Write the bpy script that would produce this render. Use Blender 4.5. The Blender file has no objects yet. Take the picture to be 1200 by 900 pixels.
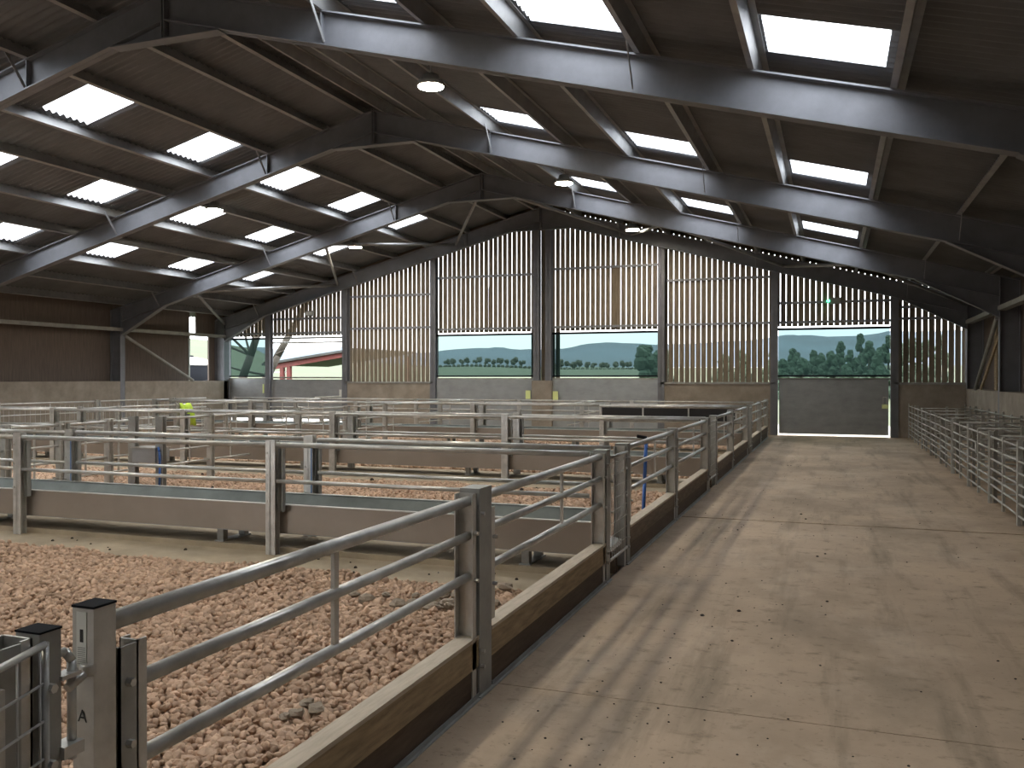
import bpy, math, random
import numpy as np
from mathutils import Vector, Matrix, noise
random.seed(7); rng = np.random.default_rng(7)
sc = bpy.context.scene
col = sc.collection
# ------------------------------------------------------------------ camera
F_PX, PSI, EYE = 1030.0, math.atan((977.0 - 600.0) / 1030.0), 1.65
cam = bpy.data.cameras.new('camera'); cam.sensor_width = 36; cam.lens = F_PX / 1200 * 36
cam.clip_start = 0.05; cam.clip_end = 8000
co = bpy.data.objects.new('camera', cam); col.objects.link(co)
co.location = (0, 0, EYE); co.rotation_euler = (math.pi / 2 - math.atan(7 / F_PX), 0, PSI)
sc.camera = co
# ------------------------------------------------------------------ overcast sky, exposure
SKY = 6.0
sc.view_settings.view_transform = 'Standard'; sc.view_settings.look = 'None'
sc.view_settings.gamma = 1.0; sc.view_settings.use_curve_mapping = False
sc.view_settings.exposure = 1.15
w = bpy.data.worlds.new('overcast_sky'); sc.world = w; w.use_nodes = True
nt = w.node_tree; nt.nodes.clear()
N = nt.nodes.new; L = nt.links.new
tc = N('ShaderNodeTexCoord'); sp = N('ShaderNodeSeparateXYZ'); L(tc.outputs['Generated'], sp.inputs[0])
ramp = N('ShaderNodeMapRange'); ramp.inputs['From Min'].default_value = 0; ramp.inputs['From Max'].default_value = 1
ramp.inputs['To Min'].default_value = 0.36; ramp.inputs['To Max'].default_value = 1.0      # overcast sky: zenith about three times the horizon
L(sp.outputs['Z'], ramp.inputs['Value'])
nz = N('ShaderNodeTexNoise'); nz.inputs['Scale'].default_value = 3.0; nz.inputs['Detail'].default_value = 4
mp = N('ShaderNodeMapping'); mp.inputs['Scale'].default_value = (1, 1, 4); L(tc.outputs['Generated'], mp.inputs[0]); L(mp.outputs[0], nz.inputs['Vector'])
cr = N('ShaderNodeValToRGB'); cr.color_ramp.elements[0].position = 0.35; cr.color_ramp.elements[1].position = 0.65
cr.color_ramp.elements[0].color = (0.84, 0.92, 1.0, 1); cr.color_ramp.elements[1].color = (1.0, 1.0, 1.0, 1)
L(nz.outputs['Fac'], cr.inputs[0])
bg = N('ShaderNodeBackground'); mul = N('ShaderNodeMath'); mul.operation = 'MULTIPLY'; mul.inputs[1].default_value = SKY
L(ramp.outputs[0], mul.inputs[0]); L(mul.outputs[0], bg.inputs['Strength']); L(cr.outputs[0], bg.inputs['Color'])
L(bg.outputs[0], N('ShaderNodeOutputWorld').inputs[0])
w.cycles.sampling_method = 'MANUAL'; w.cycles.sample_map_resolution = 512
sc.cycles.max_bounces = 8; sc.cycles.diffuse_bounces = 5; sc.cycles.glossy_bounces = 4
sc.cycles.transparent_max_bounces = 24; sc.cycles.transmission_bounces = 6
sc.cycles.sample_clamp_indirect = 6.0; sc.cycles.use_denoising = True
sc.cycles.caustics_reflective = False; sc.cycles.caustics_refractive = False

# ------------------------------------------------------------------ helpers
def wl(o):
    v = Vector((0, 0, 0))
    while o is not None: v += o.location; o = o.parent
    return v
def tag(o, label=None, cat=None, group=None, kind=None):
    if label: o['label'] = label
    if cat: o['category'] = cat
    if group: o['group'] = group
    if kind: o['kind'] = kind
    return o
def link(name, data, mat=None, parent=None, loc=None):
    o = bpy.data.objects.new(name, data); col.objects.link(o)
    if mat is not None and data is not None and len(data.materials) == 0: data.materials.append(mat)
    if parent is not None: o.parent = parent
    if loc is not None: o.location = loc
    return o
def empty(name, loc=(0, 0, 0), label=None, cat=None, group=None, kind=None, parent=None):
    o = bpy.data.objects.new(name, None); col.objects.link(o); o.empty_display_size = 0.1
    o.location = Vector(loc) - (wl(parent) if parent else Vector((0, 0, 0)))
    if parent: o.parent = parent
    return tag(o, label, cat, group, kind)
class MB:
    def __init__(s): s.v = []; s.f = []
    def box(s, x0, x1, y0, y1, z0, z1):
        n = len(s.v)
        s.v += [(x0, y0, z0), (x1, y0, z0), (x1, y1, z0), (x0, y1, z0), (x0, y0, z1), (x1, y0, z1), (x1, y1, z1), (x0, y1, z1)]
        s.f += [(n, n+3, n+2, n+1), (n+4, n+5, n+6, n+7), (n, n+1, n+5, n+4), (n+1, n+2, n+6, n+5), (n+2, n+3, n+7, n+6), (n+3, n, n+4, n+7)]
        return s
    def bar(s, p0, p1, wd, ht, up=(0, 0, 1)):
        p0 = Vector(p0); p1 = Vector(p1); d = (p1 - p0).normalized(); u = Vector(up)
        a = d.cross(u)
        if a.length < 1e-4: a = d.cross(Vector((1, 0, 0)))
        a.normalize(); b = a.cross(d).normalized(); a *= wd / 2; b *= ht / 2
        n = len(s.v)
        for p in (p0, p1):
            for q in (-a - b, a - b, a + b, -a + b): s.v.append(tuple(p + q))
        s.f += [(n, n+1, n+2, n+3), (n+7, n+6, n+5, n+4), (n, n+4, n+5, n+1), (n+1, n+5, n+6, n+2), (n+2, n+6, n+7, n+3), (n+3, n+7, n+4, n)]
        return s
    def tube(s, p0, p1, r, n=8, r1=None):
        p0 = Vector(p0); p1 = Vector(p1); d = (p1 - p0).normalized()
        a = d.cross(Vector((0, 0, 1)))
        if a.length < 1e-3: a = d.cross(Vector((1, 0, 0)))
        a.normalize(); b = d.cross(a); k = len(s.v); r1 = r if r1 is None else r1
        for p, rr in ((p0, r), (p1, r1)):
            for i in range(n):
                t = 2 * math.pi * i / n; s.v.append(tuple(p + a * (rr * math.cos(t)) + b * (rr * math.sin(t))))
        for i in range(n):
            j = (i + 1) % n; s.f.append((k+i, k+n+i, k+n+j, k+j))
        s.f.append(tuple(k+i for i in range(n))); s.f.append(tuple(k+n+i for i in reversed(range(n))))
        return s
    def path(s, pts, r, n=6, r1=None):
        m = len(pts) - 1
        for i in range(m):
            a = r if r1 is None else r + (r1 - r) * i / m; b = r if r1 is None else r + (r1 - r) * (i + 1) / m
            s.tube(pts[i], pts[i+1], a, n, b)
        return s
    def prism(s, poly, off):
        """poly: list of 3D points, off: extrusion vector"""
        k = len(s.v); m = len(poly); off = Vector(off)
        s.v += [tuple(p) for p in poly] + [tuple(Vector(p) + off) for p in poly]
        s.f.append(tuple(k+i for i in reversed(range(m)))); s.f.append(tuple(k+m+i for i in range(m)))
        for i in range(m):
            j = (i + 1) % m; s.f.append((k+i, k+j, k+m+j, k+m+i))
        return s
    def lathe(s, prof, c, n=20):
        """prof: (r, z) pairs, c: centre"""
        k = len(s.v); m = len(prof)
        for r, z in prof:
            for i in range(n):
                t = 2 * math.pi * i / n; s.v.append((c[0] + r * math.cos(t), c[1] + r * math.sin(t), c[2] + z))
        for j in range(m - 1):
            for i in range(n):
                q = (i + 1) % n; s.f.append((k+j*n+i, k+j*n+q, k+(j+1)*n+q, k+(j+1)*n+i))
        s.f.append(tuple(k+i for i in reversed(range(n)))); s.f.append(tuple(k+(m-1)*n+i for i in range(n)))
        return s
    def mesh(s, name, smooth=False, off=None):
        me = bpy.data.meshes.new(name)
        v = s.v if off is None else [(p[0]-off[0], p[1]-off[1], p[2]-off[2]) for p in s.v]
        me.from_pydata(v, [], s.f); me.update()
        if smooth:
            me.polygons.foreach_set('use_smooth', [len(p) == 4 for p in s.f])
        return me
    def build(s, name, mat, parent=None, smooth=False):
        off = wl(parent) if parent else None
        return link(name, s.mesh(name, smooth, off), mat, parent)
ORD = ['first', 'second', 'third', 'fourth', 'fifth', 'sixth', 'seventh', 'eighth', 'ninth', 'tenth', 'eleventh', 'twelfth', 'thirteenth', 'fourteenth', 'fifteenth', 'sixteenth', 'seventeenth', 'eighteenth', 'nineteenth', 'twentieth', 'twenty-first', 'twenty-second', 'twenty-third', 'twenty-fourth', 'twenty-fifth', 'twenty-sixth']
# ------------------------------------------------------------------ materials
M = {}
def mat(name, base, rough=0.6, metal=0.0, var=0.0, scale=6.0, base2=None, bump=0.0, bscale=40.0, stretch=(1, 1, 1), island=0.0, detail=6, spec=0.5):
    m = bpy.data.materials.new(name); m.use_nodes = True; t = m.node_tree; b = t.nodes['Principled BSDF']
    b.inputs['Roughness'].default_value = rough; b.inputs['Metallic'].default_value = metal
    b.inputs['Specular IOR Level'].default_value = spec
    n = t.nodes.new; l = t.links.new
    cd = n('ShaderNodeTexCoord'); mp = n('ShaderNodeMapping'); mp.inputs['Scale'].default_value = stretch; l(cd.outputs['Object'], mp.inputs[0])
    b2 = base2 or tuple(c * (1 - var) for c in base)
    nz = n('ShaderNodeTexNoise'); nz.inputs['Scale'].default_value = scale; nz.inputs['Detail'].default_value = detail; nz.inputs['Roughness'].default_value = 0.6
    l(mp.outputs[0], nz.inputs['Vector'])
    r = n('ShaderNodeValToRGB'); r.color_ramp.elements[0].position = 0.32; r.color_ramp.elements[1].position = 0.68
    r.color_ramp.elements[0].color = (*b2, 1); r.color_ramp.elements[1].color = (*base, 1); l(nz.outputs['Fac'], r.inputs[0])
    out = r.outputs[0]
    if island:
        g = n('ShaderNodeNewGeometry'); hs = n('ShaderNodeHueSaturation')
        mr = n('ShaderNodeMapRange'); mr.inputs['To Min'].default_value = 1 - island; mr.inputs['To Max'].default_value = 1 + island * 0.7
        l(g.outputs['Random Per Island'], mr.inputs['Value']); l(mr.outputs[0], hs.inputs['Value']); l(out, hs.inputs['Color']); out = hs.outputs[0]
    l(out, b.inputs['Base Color'])
    if bump:
        nb = n('ShaderNodeTexNoise'); nb.inputs['Scale'].default_value = bscale; nb.inputs['Detail'].default_value = 5; l(mp.outputs[0], nb.inputs['Vector'])
        bp = n('ShaderNodeBump'); bp.inputs['Strength'].default_value = bump; bp.inputs['Distance'].default_value = 0.02
        l(nb.outputs['Fac'], bp.inputs['Height']); l(bp.outputs[0], b.inputs['Normal'])
    M[name] = m
    return m
mat('galvanised', (0.62, 0.61, 0.575), 0.30, 0.4, 0.28, 9, bump=0.05, bscale=60)
mat('galvanised_dull', (0.38, 0.38, 0.355), 0.5, 0.2, 0.3, 5)
mat('galvanised_sheet', (0.40, 0.42, 0.43), 0.38, 0.35, 0.25, 2.2, stretch=(1, 1, 2))
mat('trough_sheet', (0.34, 0.295, 0.25), 0.38, 0.55, 0.15, 2.0)
mat('tray_steel', (0.19, 0.215, 0.205), 0.5, 0.3, 0.4, 2.5)
mat('hurdle_steel', (0.50, 0.49, 0.45), 0.5, 0.2, 0.3, 8)
mat('frame_steel', (0.19, 0.195, 0.215), 0.5, 0.1, 0.22, 3.0, bump=0.03)
mat('purlin_steel', (0.33, 0.33, 0.33), 0.5, 0.35, 0.25, 4.0)
mat('fibre_cement', (0.175, 0.18, 0.19), 0.9, 0, 0.25, 1.5)
mat('dado_concrete', (0.36, 0.31, 0.255), 0.85, 0, 0.35, 2.5, bump=0.15)
mat('wall_sheeting', (0.16, 0.125, 0.105), 0.85, 0, 0.3, 3, stretch=(6, 6, 0.6))
mat('yorkshire_board', (0.29, 0.235, 0.165), 0.85, 0, 0.35, 4, stretch=(5, 5, 0.5), island=0.0, bump=0.1)
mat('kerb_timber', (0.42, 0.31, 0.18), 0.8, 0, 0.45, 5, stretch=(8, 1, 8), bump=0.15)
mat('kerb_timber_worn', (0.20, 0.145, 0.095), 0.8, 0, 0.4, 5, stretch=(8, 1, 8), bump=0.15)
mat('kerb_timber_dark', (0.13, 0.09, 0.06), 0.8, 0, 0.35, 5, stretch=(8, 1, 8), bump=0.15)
mat('kerb_cap', (0.56, 0.47, 0.36), 0.8, 0, 0.25, 5, stretch=(8, 1, 8), bump=0.1)
mat('gravel', (0.58, 0.405, 0.288), 0.95, 0, 0.22, 2.0, island=0.25, bump=0.2, bscale=120, spec=0.2)
mat('apron_concrete', (0.46, 0.375, 0.265), 0.9, 0, 0.35, 2.0, bump=0.2)
mat('black_panel', (0.012, 0.012, 0.013), 0.5)
mat('black_plastic', (0.012, 0.013, 0.016), 0.8, spec=0.06)
mat('white_plastic', (0.8, 0.8, 0.78), 0.4)
mat('blue_plastic', (0.03, 0.12, 0.42), 0.4)
mat('blue_film', (0.12, 0.2, 0.36), 0.4)
mat('lime_fabric', (0.50, 0.72, 0.06), 0.7, 0, 0.25, 12)
mat('lime_label', (0.80, 0.88, 0.38), 0.6)
mat('white_label', (0.75, 0.76, 0.72), 0.6)
mat('dark_print', (0.02, 0.02, 0.02), 0.6)
mat('dung', (0.035, 0.024, 0.016), 0.9)
mat('grass', (0.034, 0.042, 0.007), 0.95, 0, 0, 0.05, base2=(0.020, 0.033, 0.005), detail=8)
mat('yard', (0.22, 0.20, 0.17), 0.9, 0, 0.3, 0.6)
mat('hazy_hill', (0.050, 0.075, 0.098), 0.95, 0, 0.4, 0.004, detail=8)  # blue of distance haze put into the hill colour
mat('bark', (0.045, 0.037, 0.027), 0.9, 0, 0.3, 6)
mat('twigs', (0.045, 0.05, 0.03), 0.95, 0, 0.4, 1.5)
mat('conifer', (0.028, 0.052, 0.028), 0.95, 0, 0.5, 2.0)
mat('red_oxide', (0.15, 0.026, 0.02), 0.6, 0, 0.25, 3)
mat('shed_roof', (0.055, 0.055, 0.05), 0.8, 0, 0.3, 2)
def floor_mat():
    m = mat('floor_concrete', (0.53, 0.395, 0.275), 0.75, 0, 0.3, 0.7, bump=0.12, bscale=30, spec=0.3)
    t = m.node_tree; n = t.nodes.new; l = t.links.new; b = t.nodes['Principled BSDF']; src = b.inputs['Base Color'].links[0].from_socket
    cd = n('ShaderNodeTexCoord')
    def layer(src, sx, sy, scale, p0, p1, tint, amount, det=8):
        mp = n('ShaderNodeMapping'); mp.inputs['Scale'].default_value = (sx, sy, 1); l(cd.outputs['Object'], mp.inputs[0])
        z = n('ShaderNodeTexNoise'); z.inputs['Scale'].default_value = scale; z.inputs['Detail'].default_value = det; z.inputs['Roughness'].default_value = 0.65; l(mp.outputs[0], z.inputs['Vector'])
        r = n('ShaderNodeMapRange'); r.inputs['From Min'].default_value = p0; r.inputs['From Max'].default_value = p1; r.inputs['To Max'].default_value = amount; l(z.outputs['Fac'], r.inputs['Value'])
        x = n('ShaderNodeMix'); x.data_type = 'RGBA'; l(r.outputs[0], x.inputs['Factor']); l(src, x.inputs['A']); x.inputs['B'].default_value = (*tint, 1)
        return x.outputs['Result']
    src = layer(src, 1.0, 0.5, 0.55, 0.50, 0.72, (0.20, 0.155, 0.105), 0.85)        # damp patches
    src = layer(src, 2.2, 0.22, 1.6, 0.52, 0.70, (0.18, 0.14, 0.095), 0.7)      # streaks worn along the passage
    src = layer(src, 1, 1.4, 6, 0.56, 0.72, (0.16, 0.12, 0.08), 0.75)
    src = layer(src, 1, 1.1, 24, 0.60, 0.72, (0.11, 0.08, 0.055), 0.8)             # brushed muck
    src = layer(src, 1, .6, 0.8, 0.50, 0.75, (0.64, 0.51, 0.385), 0.75)              # paler dusty areas
    l(src, b.inputs['Base Color'])
floor_mat()
def emis(name, colr, strength):
    m = bpy.data.materials.new(name); m.use_nodes = True; t = m.node_tree; t.nodes.clear()
    e = t.nodes.new('ShaderNodeEmission'); e.inputs[0].default_value = (*colr, 1); e.inputs[1].default_value = strength
    t.links.new(e.outputs[0], t.nodes.new('ShaderNodeOutputMaterial').inputs[0]); M[name] = m
emis('lamp_light', (1.0, 0.91, 0.74), 130.0)
emis('green_light', (0.1, 1.0, 0.4), 2.5)
def thin(name, tcol, dcol, fac, trans=True):
    """see-through sheet: part of the light passes straight, the rest is scattered"""
    m = bpy.data.materials.new(name); m.use_nodes = True; t = m.node_tree; t.nodes.clear(); n = t.nodes.new; l = t.links.new
    a = n('ShaderNodeBsdfTransparent'); a.inputs[0].default_value = (*tcol, 1)
    d = n('ShaderNodeBsdfTranslucent' if trans else 'ShaderNodeBsdfDiffuse'); d.inputs[0].default_value = (*dcol, 1)
    x = n('ShaderNodeMixShader'); x.inputs[0].default_value = fac; l(a.outputs[0], x.inputs[1]); l(d.outputs[0], x.inputs[2])
    l(x.outputs[0], n('ShaderNodeOutputMaterial').inputs[0]); M[name] = m
thin('rooflight', (0.92, 0.93, 0.95), (0.8, 0.82, 0.85), 0.25)
thin('netting', (0.41, 0.47, 0.465), (0.12, 0.2, 0.18), 0.04)

# ------------------------------------------------------------------ the building: measures
AX, S = -8.66, 0.263                       # ridge line X, roof slope
RB, RT, SH = 6.557, 7.007, 7.235          # rafter underside / rafter top / sheet height at the ridge
HW = 12.4                                 # half width to the outside of the columns
YB, YN = 26.3, -7.75                      # far gable frame, near gable frame
FRAMES = [YN, -1.9, 3.95, 9.8, 15.65, 21.4, YB]
PURL = [0.25, 1.2, 2.53, 3.98, 5.18, 6.62, 7.85, 9.25, 10.55, 11.86]
XL, XR = AX - HW, AX + HW
# floor ----------------------------------------------------------------
fl = empty('floor', (0, 0, 0), 'brushed concrete floor of the barn with joints across the passage', kind='structure')
for a, b in ((YN - 0.3, 4.42), (4.428, 10.50), (10.55, 27.2)):
    MB().box(-1.72, XR + 0.1, a, b, -0.2, 0).build('concrete_slab', M['floor_concrete'], fl)
MB().box(-1.7, XR, 10.497, 10.553, -.06, -.012).build('joint_channel', M['kerb_timber_dark'], fl)
MB().box(XL - .2, XR + .2, YN - .4, 27.2, -0.4, -0.06).build('sub_base', M['dado_concrete'], fl)
# portal frames -----------------------------------------------------------
st = M['frame_steel']
def rz(dx, z0): return z0 - S * abs(dx)
def portal(Y, label):
    e = empty('portal_frame', (AX, Y, 0), label, kind='structure')
    for s in (-1, 1):
        P = lambda dx, z, dy=0: (AX + s * dx, Y + dy, z)
        c = MB()                                                   # column: web and two flanges
        c.box(*sorted((AX + s * 12.01, AX + s * 12.39)), Y - .009, Y + .009, -0.06, rz(12.2, RT))
        for q in (12.0, 12.38): c.box(*sorted((AX + s * q, AX + s * (q + .018))), Y - .095, Y + .095, -0.06, rz(q, RT) - .02)
        c.build('column', st, e)
        r = MB()                                                   # rafter
        r.prism([P(0, RB, -.006), P(12.4, rz(12.4, RB), -.006), P(12.4, rz(12.4, RT), -.006), P(0, RT, -.006)], (0, .012, 0))
        r.bar(P(0, RT - .01), P(12.4, rz(12.4, RT) - .01), .19, .02); r.bar(P(0.02, RB + .01), P(12.0, rz(12.0, RB) + .01), .19, .02)
        r.build('rafter', st, e)
        k = MB()                                                   # knee haunch
        k.prism([P(10.4, rz(10.4, RB), -.006), P(12.0, 2.98, -.006), P(12.0, rz(12.0, RB), -.006)], (0, .012, 0))
        k.bar(P(10.35, rz(10.35, RB)), P(12.0, 2.97), .19, .02)
        k.build('knee_haunch', st, e)
        MB().prism([P(.012, 6.32, -.1), P(.012, RT + .02, -.1), P(.03, RT + .02, -.1), P(.03, 6.32, -.1)], (0, .2, 0)).build('end_plate', st, e)
        for q in (2.55, 6.54, 10.53):                              # rafter stays
            if Y > YN + 1:
                t = MB(); t.bar(P(q, rz(q, RT) + .06, -.42), P(q, rz(q, RB) + .05, -.07), .05, .008, (1, 0, 0)); t.build('rafter_stay', M['purlin_steel'], e)
        MB().box(*sorted((AX + s * 2.5, AX + s * 2.515)), Y - .09, Y + .09, rz(2.5, RB), rz(2.5, RT)).build('web_stiffener', st, e)
    h = MB()
    h.prism([(AX - .9, Y - .006, 6.32), (AX + .9, Y - .006, 6.32), (AX, Y - .006, RB)], (0, .012, 0)); h.box(AX - .92, AX + .92, Y - .095, Y + .095, 6.305, 6.325)
    h.build('apex_haunch', st, e)
    return e
NM = ['behind the camera at the near gable', 'behind the viewer', 'just overhead of the viewer', 'nearest in view, spanning over the first pens', 'second in view, over the second feed trough', 'third in view, next to the gable', 'set against the slatted gable wall']
for i, y in enumerate(FRAMES): portal(y, 'grey steel portal frame ' + NM[i])
# roof sheets, rooflights, purlins ------------------------------------------------
SKYL = {-1: [23.07, 20.1, 17.15, 14.2, 11.23, 8.26, 5.3, 2.33, -.64, -3.6, -6.5], 1: [20.4, 14.65, 8.7, 2.85, -3.0]}
ROWS = ((2.69, 3.90), (5.34, 6.52), (8.0, 9.15))
PIT = 0.146
def corr(y): return 0.024 * math.cos(2 * math.pi * y / PIT)
def sheet(s, q0, q1, y0, y1, step, lift=0.0):
    """corrugated sheet between two distances from the ridge; corrugations run down the slope"""
    n = max(2, int(round((y1 - y0) / step)) + 1); b = MB()
    ys = [y0 + (y1 - y0) * i / (n - 1) for i in range(n)]
    for q in (q0, q1):
        for y in ys: b.v.append((AX + s * q, y, SH - S * q + corr(y) + lift))
    for i in range(n - 1):
        f = (i, i + 1, n + i + 1, n + i); b.f.append(f if s > 0 else tuple(reversed(f)))
    return b
for s in (-1, 1):
    side = 'left' if s < 0 else 'right'
    rf = empty('roof_' + side, (AX, 0, SH), 'dark corrugated roof slope with rows of translucent rooflights, ' + ('over the gravel pens' if s < 0 else 'over the passage'), kind='structure')
    rows = [0.0, 1.22] + [q for r in ROWS for q in r] + [10.53, 12.9]; rows = sorted(set(rows))
    for q0, q1 in zip(rows[:-1], rows[1:]):
        if (q0, q1) in ROWS:
            ysk = sorted(SKYL[s]); a = YN - .4
            big = MB()
            for y in ysk + [None]:
                e_ = y if y is not None else YB + .62
                b = sheet(s, q0, q1, a, e_, PIT / 8); k = len(big.v); big.v += b.v; big.f += [tuple(i + k for i in f) for f in b.f]
                if y is not None:
                    p = sheet(s, q0, q1 + .015, y - .04, y + 1.04, PIT / 8, 0.004).build('rooflight_sheet', M['rooflight'], rf)
                    a = y + 1.0
            big.build('roof_sheet', M['fibre_cement'], rf)
        else:
            sheet(s, q0, q1, YN - .4, YB + .62, PIT / 8).build('roof_sheet', M['fibre_cement'], rf)
    for q in PURL:                                                # Z purlins laid on the rafters
        z = rz(q, RT); u = Vector((s * 1, 0, -S)).normalized(); nrm = Vector((s * S, 0, 1)).normalized()
        b = MB(); c0 = Vector((AX + s * q, YN - .2, z)); d = Vector((0, YB - YN + .55, 0))
        tk = .004
        for base, ax, ln in ((c0, nrm, .222), (c0, -u, .065), (c0 + nrm * .190, u, .075)):
            o2 = (u if ax is nrm else nrm) * tk
            b.prism([base, base + ax * ln, base + ax * ln + o2, base + o2], d)
        b.build('purlin', M['purlin_steel'], rf)
MB().prism([(AX - .35, YN - .4, SH - .05), (AX, YN - .4, SH + .06), (AX + .35, YN - .4, SH - .05), (AX, YN - .4, SH + .10)], (0, YB - YN + 1.0, 0)).build('ridge_cap', M['fibre_cement'], rf)
# wind bracing in the last bay -----------------------------------------------------
br = empty('wind_bracing', (AX, 21.4, 5), 'grey tube bracing zigzagging between the last two roof frames', kind='structure')
FN = [-9.3, -4.8, 0.0, 4.8, 9.3]; GN = [-12.0, -7.3, -2.9, 2.9, 7.3, 12.0]
for i, a in enumerate(FN):
    for g in (GN[i], GN[i + 1]):
        MB().tube((AX + a, 21.45, rz(a, RB) + .12), (AX + g, YB - .05, rz(g, RB) + .2), .045, 8).build('brace_tube', M['purlin_steel'], br, True)
# side walls ---------------------------------------------------------------------
def side_wall(s, name, dado_h, gap):
    X = AX + s * 12.42; X2 = X + s * .14; X0 = X - s * .02
    e = empty(name, (X, 0, 0), 'side wall with concrete dado and dark sheeting above' + (' behind the pens' if s < 0 else ' beside the lambing pens'), kind='structure')
    edges = [YN - .2, -1.9, 3.95, 9.8, 15.65, 21.4, YB + .25]
    for a, b in zip(edges[:-1], edges[1:]):
        MB().box(*sorted((AX + s * 12.0, X + s * .14)), a + .1, b - .1, -.1, dado_h).build('concrete_panel', M['dado_concrete'], e)
        y1 = gap[0] if gap and b > 25 else b
        MB().box(*sorted((X, X + s * .05)), a + .01, y1, dado_h - .1, 3.12 if gap and b > 25 else 4.0).build('wall_sheet', M['wall_sheeting'], e)
    if gap:
        MB().box(*sorted((X, X + s * .05)), edges[-2] + .01, gap[0], 3.12, 4.0).build('wall_sheet', M['wall_sheeting'], e)
        MB().box(*sorted((X, X + s * .05)), gap[0] + .35, gap[1], 3.22, 4.0).build('wall_sheet', M['wall_sheeting'], e)
        MB().box(*sorted((X - s * .01, X + s * .05)), gap[1], YB + .4, dado_h - .1, 4.0).build('wall_sheet', M['wall_sheeting'], e)
        MB().box(*sorted((X - s * .03, X + s * .06)), gap[0] - .07, gap[0], dado_h, 3.15).build('edge_trim', M['galvanised'], e)
    MB().box(*sorted((AX + s * 11.97, AX + s * 12.14)), YN, YB + .1, 3.10, 3.20).build('eaves_rail', M['galvanised_dull'], e)
    MB().tube((AX + s * 11.98, 21.5, 2.95), (AX + s * 11.98, 24.55, dado_h + .02), .05, 8).build('wall_brace', M['galvanised_dull'], e, True)
    return e
side_wall(-1, 'wall_left', 1.55, (24.9, 25.9))
side_wall(1, 'wall_right', 1.36, None)
# near gable behind the viewer, with two wide open doorways -----------------------------
wn = empty('wall_near', (AX, YN, 0), 'gable wall behind the viewer with one wide open doorway', kind='structure')
for a, b in ((-21.1, -16.5), (-12.0, 3.9)):
    MB().box(a, b, YN - .3, YN - .2, 0, 3.6).build('wall_sheet', M['wall_sheeting'], wn)
MB().prism([(XL - .1, YN - .3, 3.6), (XR + .1, YN - .3, 3.6), (XR + .1, YN - .3, 3.9), (AX, YN - .3, 7.15), (XL - .1, YN - .3, 3.9)], (0, .1, 0)).build('wall_sheet', M['wall_sheeting'], wn)
# ------------------------------------------------------------------ far gable wall
wb = empty('wall_back', (AX, 26.5, 0), 'far gable wall of vertical boards with daylight between them', kind='structure')
POSTS = [-18.95, -15.81, -12.47, -8.86, -8.46, -4.89, -1.62, 1.58]
for px in POSTS:
    b = MB(); t = rz(px - AX, RB) + .3
    b.box(px - .10, px + .10, 26.42, 26.44, -.05, t); b.box(px - .10, px + .10, 26.60, 26.62, -.05, t); b.box(px - .007, px + .007, 26.42, 26.62, -.05, t)
    b.build('gable_post', st, wb)
for px in (XL + .22, XR - .22): MB().box(px - .18, px + .18, 26.40, 26.62, -.05, rz(px - AX, RB) + .2).build('corner_post', st, wb)
MB().box(-8.99, -8.33, 26.38, 26.66, -.05, 1.57).build('concrete_pier', M['dado_concrete'], wb)
#      x0     x1     kind  (net window, open window, boards)
BAYS = [(XL + .4, -19.05, 'net'), (-18.85, -15.91, 'open'), (-15.71, -12.57, 'board'), (-12.37, -8.96, 'net'), (-8.36, -4.99, 'net'), (-4.79, -1.72, 'board'), (-1.52, 1.48, 'door'), (1.68, XR - .4, 'board')]
PITCH, BWID = 0.163, 0.140
def board(x, z0, z1, name='board', wd=BWID, dy=0.0):
    t0 = min(z1, SH - S * abs(x - wd / 2 - AX) - .02); t1 = min(z1, SH - S * abs(x + wd / 2 - AX) - .02)
    if min(t0, t1) <= z0 + .02: return
    y = 26.70 + dy
    b = MB(); b.prism([(x - wd / 2, y, z0), (x + wd / 2, y, z0), (x + wd / 2, y, t1), (x - wd / 2, y, t0)], (0, .022, 0))
    b.build(name, M['yorkshire_board'], wb)
xs = np.arange(XL + .12, XR, PITCH)
for i, x in enumerate(xs):
    z0 = 3.145
    for a, b, k in BAYS:
        if k == 'board' and a - .15 <= x <= b + .15: z0 = 1.50
    if abs(x + 8.66) < .45: z0 = 1.5
    x = float(x) + random.uniform(-.002, .002)
    wd = BWID + random.uniform(-.002, .003)
    board(x, z0, 9, wd=wd)
board(-6.37, 3.17, 5.1, 'upright_board', .16, .024); board(-10.55, 3.17, 4.6, 'upright_board', .10, .024)
board(XR - .05, 1.5, 9, 'corner_board', .1, .03)
for s in (-1, 1):
    P = lambda q, z: (AX + s * q, 26.66, z)
    MB().prism([P(0, RT + .09), P(12.5, rz(12.5, RT) + .09), P(12.5, rz(12.5, SH) + .02), P(0, SH + .02)], (0, .03, 0)).build('verge_board', M['kerb_timber_dark'], wb)
for i, (a, b, k) in enumerate(BAYS):
    zs = {0: [3.24], 1: [3.24, 3.75], 2: [3.35, 4.45], 3: [3.26, 4.97], 4: [3.26, 5.1], 5: [3.26, 4.6], 6: [3.26, 3.82], 7: [3.3, 3.62]}[i]
    for z in zs: MB().box(a - .1, b + .1, 26.62, 26.69, z - .035, z + .035).build('sheeting_rail', M['purlin_steel'], wb)
    if k == 'board':
        MB().box(a - .1, b + .1, 26.45, 26.60, -.1, 1.47 if i != 2 else 1.50).build('concrete_panel', M['dado_concrete'], wb)
        MB().box(a - .1, b + .1, 26.42, 26.69, 1.47, 1.53).build('sill_rail', M['galvanised_dull'], wb)
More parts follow.
